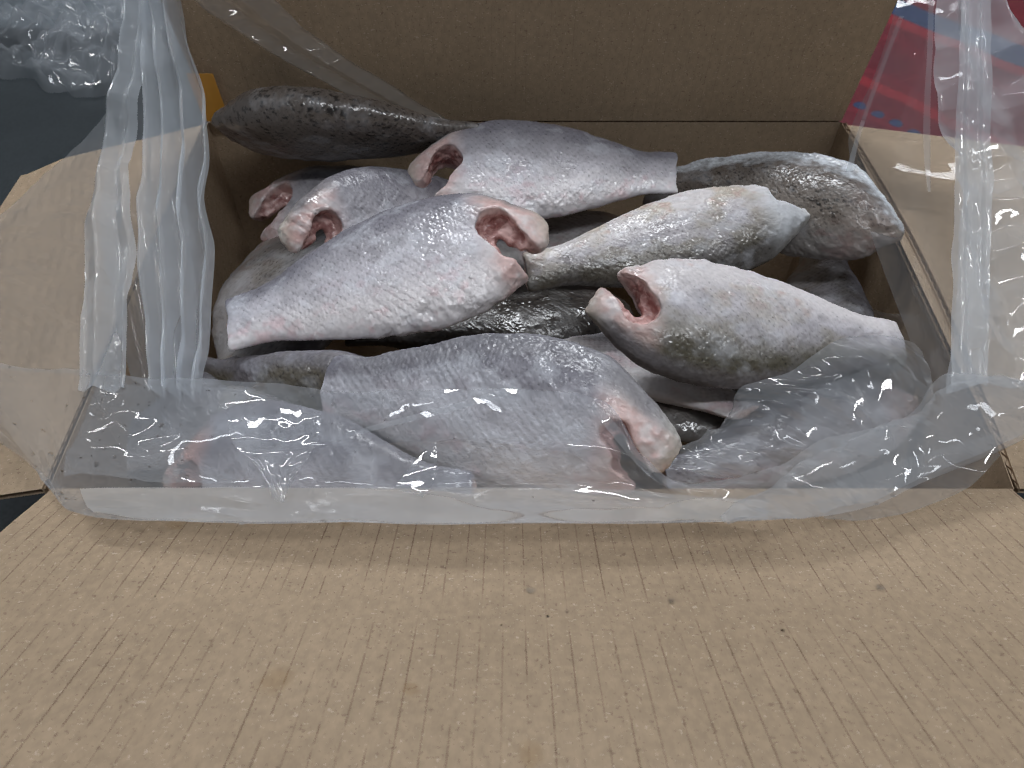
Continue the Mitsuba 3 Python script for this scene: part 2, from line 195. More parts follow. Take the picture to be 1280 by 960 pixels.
    'column_outer': [[[0.2968,0.3384,0.372],[0.304,0.3384,0.372],[0.3111,0.3384,0.372],[0.3182,0.3384,0.372],[0.3254,0.3384,0.372],[0.3325,0.3384,0.372],[0.3397,0.3384,0.372]],[[0.2911,0.2957,0.345],[0.3019,0.2957,0.345],[0.3127,0.2957,0.345],[0.3236,0.2957,0.345],[0.3344,0.2957,0.345],[0.3452,0.2957,0.345],[0.356,0.2957,0.345]],[[0.2904,0.2584,0.325],[0.3034,0.2584,0.325],[0.3164,0.2584,0.325],[0.3294,0.2584,0.325],[0.3424,0.2584,0.325],[0.3554,0.2584,0.325],[0.3684,0.2584,0.325]],[[0.2986,0.2303,0.3],[0.3127,0.2303,0.3],[0.3267,0.2303,0.3],[0.3407,0.2303,0.3],[0.3548,0.2303,0.3],[0.3688,0.2303,0.3],[0.3828,0.2303,0.3]],[[0.2888,0.171,0.28],[0.3023,0.171,0.28],[0.3157,0.171,0.28],[0.3292,0.171,0.28],[0.3426,0.171,0.28],[0.3561,0.171,0.28],[0.3695,0.171,0.28]],[[0.2708,0.1082,0.27],[0.2834,0.1082,0.27],[0.296,0.1082,0.27],[0.3086,0.1082,0.27],[0.3212,0.1082,0.27],[0.3338,0.1082,0.27],[0.3464,0.1082,0.27]],[[0.2552,0.0611,0.262],[0.2671,0.0611,0.262],[0.2791,0.0611,0.262],[0.2911,0.0611,0.262],[0.3031,0.0611,0.262],[0.3151,0.0611,0.262],[0.3271,0.0611,0.262]]],
    'column_inner': [[[0.3034,0.32,0.38],[0.3078,0.32,0.38],[0.3123,0.32,0.38],[0.3167,0.32,0.38],[0.3212,0.32,0.38]],[[0.2953,0.2591,0.342],[0.3006,0.2591,0.342],[0.3059,0.2591,0.342],[0.3112,0.2591,0.342],[0.3165,0.2591,0.342]],[[0.2933,0.2187,0.308],[0.2993,0.2187,0.308],[0.3052,0.2187,0.308],[0.3112,0.2187,0.308],[0.3171,0.2187,0.308]],[[0.2774,0.1455,0.282],[0.2832,0.1455,0.282],[0.289,0.1455,0.282],[0.2948,0.1455,0.282],[0.3006,0.1455,0.282]],[[0.2515,0.0579,0.268],[0.2568,0.0579,0.268],[0.262,0.0579,0.268],[0.2673,0.0579,0.268],[0.2725,0.0579,0.268]]],
    'sheer_right': [[[0.2761,0.3477,0.368],[0.2843,0.3477,0.368],[0.2924,0.3477,0.368],[0.3006,0.3477,0.368],[0.3087,0.3477,0.368],[0.3169,0.3477,0.368]],[[0.2543,0.2911,0.33],[0.2656,0.2911,0.33],[0.2768,0.2911,0.33],[0.2881,0.2911,0.33],[0.2994,0.2911,0.33],[0.3107,0.2911,0.33]],[[0.2404,0.2642,0.29],[0.2557,0.2642,0.29],[0.2711,0.2642,0.29],[0.2864,0.2642,0.29],[0.3018,0.2642,0.29],[0.3171,0.2642,0.29]],[[0.2446,0.2021,0.268],[0.2565,0.2021,0.268],[0.2685,0.2021,0.268],[0.2805,0.2021,0.268],[0.2925,0.2021,0.268],[0.3045,0.2021,0.268]],[[0.2466,0.1343,0.258],[0.2541,0.1343,0.258],[0.2616,0.1343,0.258],[0.2692,0.1343,0.258],[0.2767,0.1343,0.258],[0.2842,0.1343,0.258]],[[0.2466,0.0677,0.254],[0.2497,0.0677,0.254],[0.2527,0.0677,0.254],[0.2557,0.0677,0.254],[0.2588,0.0677,0.254],[0.2618,0.0677,0.254]]],
    'crease_a': [[[0.2705,0.3212,0.355],[0.2722,0.3212,0.355],[0.2739,0.3212,0.355]],[[0.2575,0.2946,0.322],[0.2592,0.2946,0.322],[0.2609,0.2946,0.322]],[[0.2429,0.2612,0.292],[0.2446,0.2612,0.292],[0.2463,0.2612,0.292]],[[0.2353,0.242,0.282],[0.2379,0.242,0.282],[0.2404,0.242,0.282]]],
    'crease_b': [[[0.2878,0.3338,0.374],[0.2894,0.3338,0.374],[0.2911,0.3338,0.374]],[[0.286,0.289,0.337],[0.2879,0.289,0.337],[0.2899,0.289,0.337]],[[0.2894,0.2604,0.299],[0.2919,0.2604,0.299],[0.2945,0.2604,0.299]],[[0.2875,0.2218,0.28],[0.2883,0.2218,0.28],[0.2892,0.2218,0.28]]],
    'back_fold': [[[-0.2348,0.334,0.3739],[-0.2206,0.334,0.3739],[-0.2064,0.334,0.3739],[-0.1922,0.334,0.3739],[-0.1779,0.334,0.3739]],[[-0.1986,0.334,0.3372],[-0.186,0.334,0.3372],[-0.1734,0.334,0.3372],[-0.1607,0.334,0.3372],[-0.1481,0.334,0.3372]],[[-0.1472,0.333,0.3004],[-0.1382,0.333,0.3023],[-0.1293,0.333,0.3043],[-0.1203,0.333,0.3062],[-0.1115,0.333,0.3081]],[[-0.1019,0.332,0.2726],[-0.0921,0.332,0.2733],[-0.0823,0.332,0.274],[-0.0725,0.332,0.2747],[-0.0627,0.332,0.2754]],[[-0.0736,0.328,0.2551],[-0.0616,0.328,0.2547],[-0.0496,0.328,0.2544],[-0.0377,0.328,0.254],[-0.0256,0.328,0.2536]]],
    'inner_front': [[[-0.2517,0.0753,0.25],[-0.2271,0.0811,0.24],[-0.1889,0.0819,0.236],[-0.1536,0.0793,0.236]],[[-0.2516,0.0498,0.25],[-0.2288,0.0575,0.236],[-0.1912,0.0639,0.23],[-0.1499,0.0606,0.236]],[[-0.2505,0.0271,0.25],[-0.2287,0.0341,0.236],[-0.1985,0.0426,0.228],[-0.1624,0.0441,0.23]],[[-0.2444,0.006,0.252],[-0.2212,0.0083,0.246],[-0.1888,0.0086,0.244],[-0.1553,0.008,0.244]]],
}


# ------------------------------------------------------------------ helpers for meshes
def grid_faces(nu, nv):
    i, j = np.meshgrid(np.arange(nu - 1), np.arange(nv - 1), indexing='ij')
    a = i * nv + j
    return np.stack([a, a + nv, a + nv + 1, a + 1], -1).reshape(-1, 4)
def tri(q): return np.vstack([q[:, [0, 1, 2]], q[:, [0, 2, 3]]])
def box(lo, hi):
    return trimesh.creation.box(bounds=[lo, hi])
def rounded_box(lo, hi, r):
    import manifold3d as m3
    lo, hi = np.asarray(lo) + r, np.asarray(hi) - r
    s = m3.Manifold.sphere(r, 12)
    return m3.Manifold.batch_hull([s.translate([float(x), float(y), float(z)]) for x in (lo[0], hi[0]) for y in (lo[1], hi[1]) for z in (lo[2], hi[2])])


# ------------------------------------------------------------------ table and surroundings
def build_table(key, lo, hi, top, thick, bsdf, label):
    put(key + '__top', rounded_box([lo[0], lo[1], top - thick], [hi[0], hi[1], top], 0.006), bsdf, smooth=30)
    for x in (lo[0] + 0.06, hi[0] - 0.06):
        for y in (lo[1] + 0.06, hi[1] - 0.06):
            put(num(key + '__leg'), box([x - 0.025, y - 0.025, -0.8], [x + 0.025, y + 0.025, top - thick - 0.001]), bsdf, smooth=False)
    tag(key, label, 'table')
build_table('work_table', (-1.5, -0.5), (1.4, 0.955), 0.0, 0.045, 'slate_paint', 'dark slate grey table carrying the cardboard box')
build_table('work_bench', (-1.9, 1.03), (0.25, 1.75), 0.0, 0.05, 'bench_paint', 'lighter grey bench behind a dark gap, past the crumpled clear bag')
put('floor', box([-6, -6, -0.9], [6, 6, -0.802]), 'dark_ground', smooth=False)
tag('floor', 'dark floor under the tables', kind='structure')


def woven_cloth():
    """A folded heap of cloth, a closed soft slab with rolling top, bands running across it."""
    ex = np.array([0.67, -0.74, 0.0]); ex /= np.linalg.norm(ex)             # along the bands
    ey = np.array([0.74, 0.67, 0.0]); ey /= np.linalg.norm(ey)
    org = np.array([0.30, 0.55, 0.0])
    nu, nv = 150, 150
    u = np.linspace(-0.40, 0.80, nu); v = np.linspace(-0.03, 0.75, nv)
    U, V = np.meshgrid(u, v, indexing='ij')
    ed = np.minimum.reduce([U - u[0], u[-1] - U, V - v[0], v[-1] - V])
    H = 0.060 * np.sqrt(np.clip(1 - (1 - np.clip(ed / 0.05, 0, 1)) ** 2, 0, 1))
    q = np.stack([U, V, U * 0], -1)
    H = H * (0.86 + 0.25 * meshkit.fbm(q * 9, 3, 5)) + 0.006 * np.sin(V * 70 + 3 * meshkit.noise(q * 6, 2)) * np.clip(ed / 0.05, 0, 1)
    top = org + U[..., None] * ex + V[..., None] * ey + np.stack([0 * H, 0 * H, H + 0.002], -1)
    bot = org + U[..., None] * ex + V[..., None] * ey + np.array([0, 0, 0.001])
    n = nu * nv
    f = tri(grid_faces(nu, nv))
    P = np.vstack([top.reshape(-1, 3), bot.reshape(-1, 3)])
    uv = np.stack([U, V], -1).reshape(-1, 2)
    put('woven_cloth_bundle', (P, np.vstack([f, f[:, ::-1] + n])), 'woven_cloth', smooth=True, uv=np.vstack([uv, uv]))
    tag('woven_cloth_bundle', 'red woven cloth with blue bands and dots behind the box', 'cloth')
woven_cloth()


# ------------------------------------------------------------------ the carton
def panel(key, org, U, V, N, ulen, vprof, nu=60, th=0.0042, lined=True, bow=None, label=None, flute=0.0085, uv0=(0, 0), trim=None):
    """A corrugated board: two liners (mesh 'key') and a wavy core ('key__fluting'). vprof: (s, offset along N) profile along V,
    bow(u, s) adds to the offset; flutes run along V. trim(v) -> (u inset at the start, at the end)."""
    org, U, V, N = (np.asarray(a, float) for a in (org, U, V, N))
    s = np.concatenate([[0], np.cumsum(np.hypot(np.diff(vprof[:, 0]), np.diff(vprof[:, 1])))])
    u = np.linspace(0, ulen, nu)
    def surface(us, off, idx):
        A, B = np.meshgrid(us, idx, indexing='ij')
        a, b = vprof[:, 0][B], vprof[:, 1][B]
        tng = np.gradient(vprof, axis=0); tng /= np.linalg.norm(tng, axis=1, keepdims=True)
        nv_, nn = -tng[:, 1][B], tng[:, 0][B]
        if trim is not None:
            t0, t1 = trim(s[B])
            A = t0 + A / ulen * (ulen - t0 - t1)
        d = bow(A, s[B]) if bow is not None else 0.0
        o = off(A) if callable(off) else off
        return org + A[..., None] * U + (a + nv_ * o)[..., None] * V + (b + nn * o + d)[..., None] * N, A, s[B]
    idx = np.arange(len(s))
    vs, fs, uvs, k = [], [], [], 0
    for o0, o1 in ((0.0, -0.0005), (-th + 0.0005, -th)):
        a, A, S = surface(u, o0, idx); b, _, _ = surface(u, o1, idx)
        g = grid_faces(len(u), len(s)); n = len(u) * len(s)
        nu_, nv_ = len(u), len(s)
        ring = np.concatenate([np.arange(nu_) * nv_, (nu_ - 1) * nv_ + np.arange(nv_), (np.arange(nu_)[::-1]) * nv_ + nv_ - 1, np.arange(nv_)[::-1]])
        ring = ring[np.concatenate([[True], np.diff(ring) != 0])]
        r1, r2 = ring, np.roll(ring, -1)
        # liners with split edges so that the cut edge is crisp
        vv = np.vstack([a.reshape(-1, 3), b.reshape(-1, 3), a.reshape(-1, 3)[ring], b.reshape(-1, 3)[ring]])
        m = len(ring); e = np.arange(m); e2 = np.roll(e, -1)
        edge = np.stack([2 * n + e, 2 * n + m + e, 2 * n + m + e2, 2 * n + e2], -1)
        ff = np.vstack([tri(g), tri(g)[:, ::-1] + n, tri(edge)])
        q = np.stack([A + uv0[0], S + uv0[1]], -1).reshape(-1, 2)
        vs.append(vv); fs.append(ff + k); uvs.append(np.vstack([q, q, q[ring], q[ring]])); k += len(vv)
    put(key, (np.vstack(vs), np.vstack(fs)), lined if isinstance(lined, str) else 'cardboard_lined' if lined else 'cardboard', smooth=True, uv=np.vstack(uvs))
    uc = np.linspace(0.0006, ulen - 0.0006, int(ulen / flute * 10))
    amp = th / 2 - 0.0009
    ph = hash(len(key)) % 7
    step = np.unique(np.concatenate([idx[::max(1, len(s) // 24)], [len(s) - 1]]))
    c, _, _ = surface(uc, lambda A: -th / 2 + amp * np.sin(A * 2 * np.pi / flute + ph), step)
    put(key + '__fluting', (c.reshape(-1, 3), grid_faces(len(uc), len(step))), 'cardboard_core', smooth=True)
    if label: tag(key, label)


BX0, BX1, BY0, BY1 = -0.2512, 0.2720, 0.0, 0.3560
def flat(n, L): return np.stack([np.linspace(0, L, n), np.zeros(n)], 1)
def rot_prof(L, n=40, bends=()):
    """profile that starts along V and turns by the given (s, degrees, radius) bends"""
    s = np.linspace(0, L, n); ang = np.zeros(n)
    for s0, deg, r in bends: ang += np.radians(deg) * (0.5 + 0.5 * np.tanh((s - s0) / r))
    ds = np.diff(s, prepend=0)
    return np.stack([np.cumsum(ds * np.cos(ang)), np.cumsum(ds * np.sin(ang))], 1)


BOX = 'cardboard_box'
tag(BOX, 'open brown corrugated cardboard box full of frozen fish, flaps folded out', 'box')
# walls: V runs down from the rim, N points into the box
panel(BOX + '__wall', (BX0, BY1, RIM), (1, 0, 0), (0, 0, -1), (0, -1, 0), BX1 - BX0, flat(24, RIM - 0.002), lined=False, label='back wall under the raised flap', uv0=(3, 0))
panel(BOX + '__wall_001', (BX1, BY0, RIM), (0, 1, 0), (0, 0, -1), (-1, 0, 0), BY1 - BY0, flat(24, RIM - 0.002), lined=False, uv0=(5, 0),
      bow=lambda A, S: -0.010 * np.sin(np.pi * np.clip(A / (BY1 - BY0), 0, 1)) * np.exp(-S / 0.10), label='side wall beside the red cloth')
panel(BOX + '__wall_002', (BX0, BY1, RIM), (0, -1, 0), (0, 0, -1), (1, 0, 0), BY1 - BY0, flat(24, RIM - 0.002), lined=False, uv0=(7, 0), label='side wall beside the slate table')
panel(BOX + '__wall_003', (BX1, BY0, RIM), (-1, 0, 0), (0, 0, -1), (0, 1, 0), BX1 - BX0, flat(24, RIM - 0.002), lined=False, uv0=(9, 0), label='front wall behind the lined flap')
put(BOX + '__base', box([BX0 + 0.006, BY0 + 0.006, 0.002], [BX1 - 0.006, BY1 - 0.006, 0.006]), 'cardboard', smooth=False)
# flaps
D = np.radians
panel(BOX + '__flap', (BX0 + 0.002, BY0 - 0.0005, RIM + 0.001), (1, 0, 0), (0, -math.cos(D(29)), math.sin(D(29))), (0, math.sin(D(29)), math.cos(D(29))), BX1 - BX0 - 0.004,
      rot_prof(0.26, 70, [(0.098, 3, 0.006)]), nu=90, uv0=(BX0, 0), label='front flap with rubbed dark flute lines, bent up towards the viewer',
      bow=lambda A, S: 0.0016 * np.sin(A * 11 + 1) * np.sin(S * 24) * np.clip(S / 0.03, 0, 1))
lean = D(5)
panel(BOX + '__flap_001', (BX0 + 0.004, BY1 - 0.0005, RIM + 0.0015), (1, 0, 0), (0, -math.sin(lean), math.cos(lean)), (0, -math.cos(lean), -math.sin(lean)), BX1 - BX0 - 0.004,
      flat(30, 0.178), nu=60, uv0=(11, 0), lined='cardboard_faint', label='back flap standing upright',
      bow=lambda A, S: 0.002 * np.sin(A * 9) * S / 0.178, trim=lambda v: (-0.06 * v, -0.06 * v))
a = D(14)
panel(BOX + '__flap_002', (BX0 - 0.003, BY1 - 0.002, RIM - 0.001), (0, -1, 0), (-math.cos(a), 0, -math.sin(a)), (-math.sin(a), 0, math.cos(a)), BY1 - BY0 - 0.003,
      flat(30, 0.172), nu=50, uv0=(13, 0), lined=False, label='side flap under clear film, beside the slate table',
      trim=lambda v: (0.012 * np.clip((v - 0.135) / 0.03, 0, 1), 0.004 * v))
a = D(7.5)
panel(BOX + '__flap_003', (BX1 + 0.003, BY0 + 0.001, RIM - 0.001), (0, 1, 0), (math.cos(a), 0, -math.sin(a)), (math.sin(a), 0, math.cos(a)), BY1 - BY0 - 0.003,
      flat(30, 0.172), nu=50, uv0=(15, 0), lined=False, label='side flap beside the red cloth')
# a strip of tape on the back flap's corner
tp = np.array([[-0.2505, 0.3475, 0.256], [-0.230, 0.3475, 0.256], [-0.230, 0.3425, 0.300], [-0.2505, 0.3425, 0.300]])
put(BOX + '__tape', trimesh.Trimesh(*(lambda v: (np.vstack([v, v + [0, 0.0005, 0]]), np.array([[0, 1, 2], [0, 2, 3], [4, 6, 5], [4, 7, 6], [0, 4, 5], [0, 5, 1], [1, 5, 6], [1, 6, 2], [2, 6, 7], [2, 7, 3], [3, 7, 4], [3, 4, 0]])))(tp), process=False), 'amber_tape', smooth=False)
tag(BOX + '__tape', 'amber packing tape on the back corner')


# ------------------------------------------------------------------ fish
ZT = PchipInterpolator([0, .1, .25, .45, .62, .78, .88, .95, .985, 1.0, 1.1], [.088, .084, .125, .185, .203, .176, .116, .058, .027, .008, -.05])
ZB = PchipInterpolator([0, .1, .25, .45, .62, .78, .88, .95, .985, 1.0, 1.1], [-.088, -.084, -.122, -.178, -.200, -.180, -.140, -.078, -.034, -.008, .05])
WD = PchipInterpolator([0, .12, .3, .5, .68, .82, .92, .98, 1.0, 1.1], [.024, .033, .058, .078, .088, .084, .054, .025, .010, .004])


def surface_nets(vol, org, h):
    nx, ny, nz = vol.shape
    s = vol < 0
    c = np.zeros((nx - 1, ny - 1, nz - 1), np.int8)
    corner = [(a, b, d) for a in (0, 1) for b in (0, 1) for d in (0, 1)]
    for a, b, d in corner: c += s[a:nx - 1 + a, b:ny - 1 + b, d:nz - 1 + d]
    on = (c > 0) & (c < 8)
    I = np.argwhere(on)
    ids = -np.ones(on.shape, np.int64); ids[on] = np.arange(len(I))
    acc, cnt = np.zeros((len(I), 3)), np.zeros(len(I))
    for a in corner:
        for ax in range(3):
            if a[ax]: continue
            b = list(a); b[ax] = 1
            v0, v1 = vol[I[:, 0] + a[0], I[:, 1] + a[1], I[:, 2] + a[2]], vol[I[:, 0] + b[0], I[:, 1] + b[1], I[:, 2] + b[2]]
            x = (v0 < 0) != (v1 < 0)
            t = np.where(x, v0 / np.where(x, v0 - v1, 1), 0)
            p = np.tile(np.array(a, float), (len(I), 1)); p[:, ax] = t
            acc += np.where(x[:, None], p, 0); cnt += x
    P = org + h * (I + acc / cnt[:, None])
    F = []
    for ax in range(3):
        o1, o2 = [(1, 2), (2, 0), (0, 1)][ax]
        A = s; sl0 = [slice(None)] * 3; sl1 = [slice(None)] * 3
        sl0[ax], sl1[ax] = slice(0, -1), slice(1, None)
        d = s[tuple(sl0)].astype(np.int8) - s[tuple(sl1)]
        E = np.argwhere(d != 0); sg = d[d != 0]
        ok = (E[:, o1] > 0) & (E[:, o2] > 0) & (E[:, o1] < vol.shape[o1] - 1) & (E[:, o2] < vol.shape[o2] - 1)
        E, sg = E[ok], sg[ok]
        def at(i, j):
            q = E.copy(); q[:, o1] -= i; q[:, o2] -= j
            return ids[q[:, 0], q[:, 1], q[:, 2]]
        q = np.stack([at(1, 1), at(0, 1), at(0, 0), at(1, 0)], -1)
        q[sg < 0] = q[sg < 0][:, ::-1]
        F.append(q)
    return P, np.vstack(F)


def smax(a, b, k): return 0.5 * (a + b + np.sqrt((a - b) ** 2 + k * k))
def smin(a, b, k): return 0.5 * (a + b - np.sqrt((a - b) ** 2 + k * k))
def capsule(x, z, a, b, ra, rb):
    dx, dz = b[0] - a[0], b[1] - a[1]
    t = np.clip(((x - a[0]) * dx + (z - a[1]) * dz) / (dx * dx + dz * dz), 0, 1)
    return np.hypot(x - a[0] - t * dx, z - a[1] - t * dz) - (ra + (rb - ra) * t)


def step(a, b, x):
    t = np.clip((x - a) / (b - a), 0, 1); return t * t * (3 - 2 * t)
def lerp3(a, b, t): return np.asarray(a) * (1 - t[:, None]) + np.asarray(b) * t[:, None]


def scales(P, sd):
    """Overlapping scales: (0 at the hidden front to 1 at the rear edge, a random number of the scale) of the topmost scale at each point."""
    a = 0.0255
    wv = meshkit.noise(P * 6 + sd, 3) - 0.5, meshkit.noise(P * 6 + sd + 9, 4) - 0.5
    u, v = P[:, 0] / a + 0.5 * wv[0], P[:, 2] / (0.5 * a) + 0.8 * wv[1]
    best, tt, rr = np.full(len(P), -1e9), np.zeros(len(P)), np.zeros(len(P))
    j0 = np.floor(v)
    for dj in (-1, 0, 1, 2):
        j = j0 + dj
        off = 0.5 * (np.abs(j) % 2)
        i0 = np.floor(u - off)
        for di in (-1, 0, 1, 2):
            i = i0 + di
            cx, cz = i + off, j
            du, dv = u - cx, (v - cz) * 0.5
            ok = (du * du + dv * dv < 0.40) & (cx > best)
            rnd = meshkit.noise(np.stack([i * 1.37, j * 1.91, np.full(len(P), sd * 1.0)], -1), 5) if False else np.modf(np.abs(np.sin(i * 12.9898 + j * 78.233 + sd) * 43758.5453))[0]
            best = np.where(ok, cx, best); tt = np.where(ok, (0.63 - du) / 1.26, tt); rr = np.where(ok, rnd, rr)
    return np.clip(tt, 0, 1), rr


def body_field(x, y, z, q):
    """Roughly the distance (in fish lengths) to the uncut body. Broadcasts."""
    zt, zb, w = ZT(x), ZB(x), WD(x) * q.get('fat', 1.0)
    if q.get('notch'): zb = zb + 0.055 * q['notch'] * step(0.842, 0.862, np.asarray(x)) * step(1.0, 0.93, np.asarray(x))
    zm = 0.35 * zt + 0.65 * zb * 0.2
    s = np.where(z > zm, (z - zm) / np.maximum(zt - zm, 0.004), (zm - z) / np.maximum(zm - zb, 0.004))
    s = np.clip(s, 0, 6)
    prof = np.where(z > zm, s ** 2.3, s ** 2.0)
    g = np.sqrt(prof + (y / np.maximum(w, 0.004)) ** 2 + 1e-9) - 1
    d = g * np.minimum(np.maximum(w, 0.01), 0.07)
    if q.get('fin'):
        xs = np.asarray(x)
        rag = 0.030 + 0.034 * (meshkit.fbm(np.stack([xs * 17, xs * 0 + q['seed'], xs * 0], -1), 4, 3) - 0.5)
        hump = np.clip(np.minimum((xs - 0.10) / 0.08, (0.90 - xs) / 0.10), 0, 1)
        fin = np.maximum(np.abs(y) - 0.011, np.maximum(z - zt - rag * hump * q['fin'], zt - 0.06 - z))
        fin = np.maximum(fin, np.maximum(0.10 - xs, xs - 0.90) * 0.4)
        d = smin(d, fin, 0.03)
    return smax(d, np.asarray(x) - 1.0, 0.02)


def cut_field(x, y, z, q):
    """Where the gills were taken out: a round hollow behind the head, open forwards and downwards."""
    r = q.get('gill', 1.0)
    xx, zz = np.broadcast_arrays(np.asarray(x, float) + 0 * z, np.asarray(z, float) + 0 * x)
    q3 = np.stack([xx * 30, zz * 30, xx * 0 + q['seed']], -1)
    x = xx + 0.014 * (meshkit.fbm(q3, 3, q['seed']) - 0.5); z = zz + 0.014 * (meshkit.fbm(q3 + 7, 3, q['seed'] + 1) - 0.5)
    hollow = capsule(x, z, (0.845, 0.005), (0.90, -0.075), 0.052 * r, 0.030 * r)
    deep = smax(hollow, q.get('septum', 0.018) - np.abs(y) * np.ones_like(hollow), 0.008)
    mouth = capsule(x, z, (0.868, -0.062), (1.02, -0.155), 0.026 * r, 0.055 * r)
    slit = capsule(x, z, (0.845, -0.01), (0.868, -0.062), 0.016 * r, 0.024 * r)
    return smin(smin(deep, mouth, 0.012), slit, 0.012)


def fish_colour(X, N, bd, q):
    """Linear colour of each point from its place on the fish (X in fish lengths)."""
    x, y, z = X.T
    sd = q['seed']
    S = X + np.array([3.1 * sd, 1.7, 0.9 * sd])
    f1, f2, f3 = meshkit.fbm(S * 9, 3, sd), meshkit.fbm(S * 34, 3, sd + 1), meshkit.fbm(S * 120, 2, sd + 2)
    zt, zb = ZT(np.clip(x, 0, 1)), ZB(np.clip(x, 0, 1))
    h = np.clip((z - zb) / np.maximum(zt - zb, 0.02), 0, 1)
    dark = q['dark']
    back = lerp3((0.185, 0.182, 0.215), (0.10, 0.084, 0.074), np.full_like(x, dark))
    if q.get('backdark'): back = lerp3(back, (0.085, 0.078, 0.06), np.full_like(x, q['backdark']))
    side = lerp3((0.515, 0.50, 0.545), (0.165, 0.14, 0.12), np.full_like(x, dark))
    belly = lerp3((0.68, 0.65, 0.665), (0.42, 0.39, 0.37), np.full_like(x, dark))
    belly = belly * (1 - 0.55 * dark ** 3)
    hh = h + 0.22 * (f1 - 0.5) + 0.10 * (f2 - 0.5)
    c = belly + (side - belly) * step(0.12, 0.45, hh)[:, None]
    c = lerp3(c, c * np.array([1.0, 0.83, 0.84]), step(0.50, 0.68, f1 * 0.5 + f2 * 0.5) * step(0.55, 0.2, h) * 0.9)
    c = c * (1 - 0.20 * step(0.45, 0.65, meshkit.fbm(S * 16, 3, sd + 11)) * step(0.15, 0.4, h))[:, None]
    c = c + (back - c) * step(0.44, 0.90, hh)[:, None]
    ol = q.get('olive', 0.0)
    c = c * lerp3((1, 1, 1), (0.80, 0.76, 0.60), step(0.42, 0.62, f1 + 0.25 * (f2 - 0.5)) * ol)
    ts, rnd = scales(X, sd)
    edge = step(0.64, 0.44, ts) * (0.7 + 0.5 * rnd); dash = step(0.58, 0.40, ts) * step(0.35, 0.9, rnd); pale_edge = step(0.75, 0.95, ts)  # scales: darker near the hidden front, paler at the rear edge
    onbody = step(0.02, 0.05, x) * (1 - step(0.72, 0.82, x + 0.15 * (f1 - 0.5)))
    clar = step(0.30, 0.62, f1 * 0.6 + f2 * 0.4 + 0.1 * q.get('clear', 0))
    c = c * (1 - (((0.36 + 0.1 * dark) * edge + (0.44 + 0.25 * dark) * dash - (0.06 + 0.2 * dark) * pale_edge) * onbody * (0.50 + 0.50 * clar) * step(0.05, 0.35, h))[:, None])
    # mottling and dark flecks
    c = c * (0.86 + 0.28 * f3)[:, None]
    fleck = step(0.60 - 0.05 * dark, 0.72 - 0.05 * dark, meshkit.fbm(S * [90, 90, 150], 2, sd + 12) * 0.7 + f2 * 0.3) * (0.25 + 0.75 * dark) * step(0.2, 0.5, h)
    c = c * (1 - (0.62 + 0.2 * dark) * fleck)[:, None]
    # frost
    fr = step(0.50, 0.70, meshkit.fbm(S * 14, 4, sd + 7) + q.get('frost', 0.0)) * (0.35 + 0.65 * f3)
    c = lerp3(c, (0.68, 0.71, 0.77), fr * (0.46 - 0.22 * dark))
    # collar and head: pale pinkish, bare of scales
    hd = step(0.76, 0.86, x + 0.05 * (f1 - 0.5))
    pale = lerp3((0.62, 0.555, 0.545), (0.55, 0.34, 0.31), step(0.32, 0.56, f2 * 0.6 + f1 * 0.4) * q.get('pink', 0.75))
    if q.get('cool'): pale = lerp3(pale, (0.60, 0.66, 0.72), np.full_like(x, q['cool']))
    pale = lerp3(pale, (0.30, 0.29, 0.27), step(0.78, 0.98, h + 0.2 * (f2 - 0.5)) * 0.8)
    pale = lerp3(pale, (0.46, 0.44, 0.36), step(0.93, 0.99, x) * 0.6)
    c = lerp3(c, pale * (0.85 + 0.3 * f3)[:, None], hd * (1 - 0.9 * dark))
    if q.get('fin'): c = lerp3(c, np.array([0.43, 0.455, 0.485]) * (0.55 + 0.9 * f3 * (0.5 + f2))[:, None], step(-0.05, 0.025, z - zt + 0.10 * (f2 - 0.5)) * step(0.05, 0.12, x) * q['fin'])
    top = step(0.050, 0.012, zt - z + 0.03 * (f2 - 0.5)) * step(0.97, 0.9, x) * step(0.02, 0.1, x)
    c = lerp3(c, np.array([0.155, 0.15, 0.17]) * (0.7 + 0.6 * f3)[:, None], top * (0 if q.get('fin', 0) > 0.6 or dark > 0.8 or q.get('notch') else 0.72))
    # cut surfaces: flesh in the gill hollow and at the tail
    cut = step(-0.004, -0.012, bd)
    flesh = lerp3((0.27, 0.115, 0.105), (0.60, 0.40, 0.375), step(0.35, 0.65, f2 * 0.7 + f3 * 0.3))
    rim = step(-0.030, -0.006, bd)
    flesh = lerp3(flesh, (0.62, 0.48, 0.455), rim * 0.8)
    flesh = lerp3(flesh, (0.60, 0.47, 0.43), 1 - step(0.02, 0.06, x))
    c = lerp3(c, flesh, cut)
    return np.clip(c * q.get('shade', 1.0), 0.01, 0.85)  # shade factor: fish deep in the pile get gap shadow in their colour


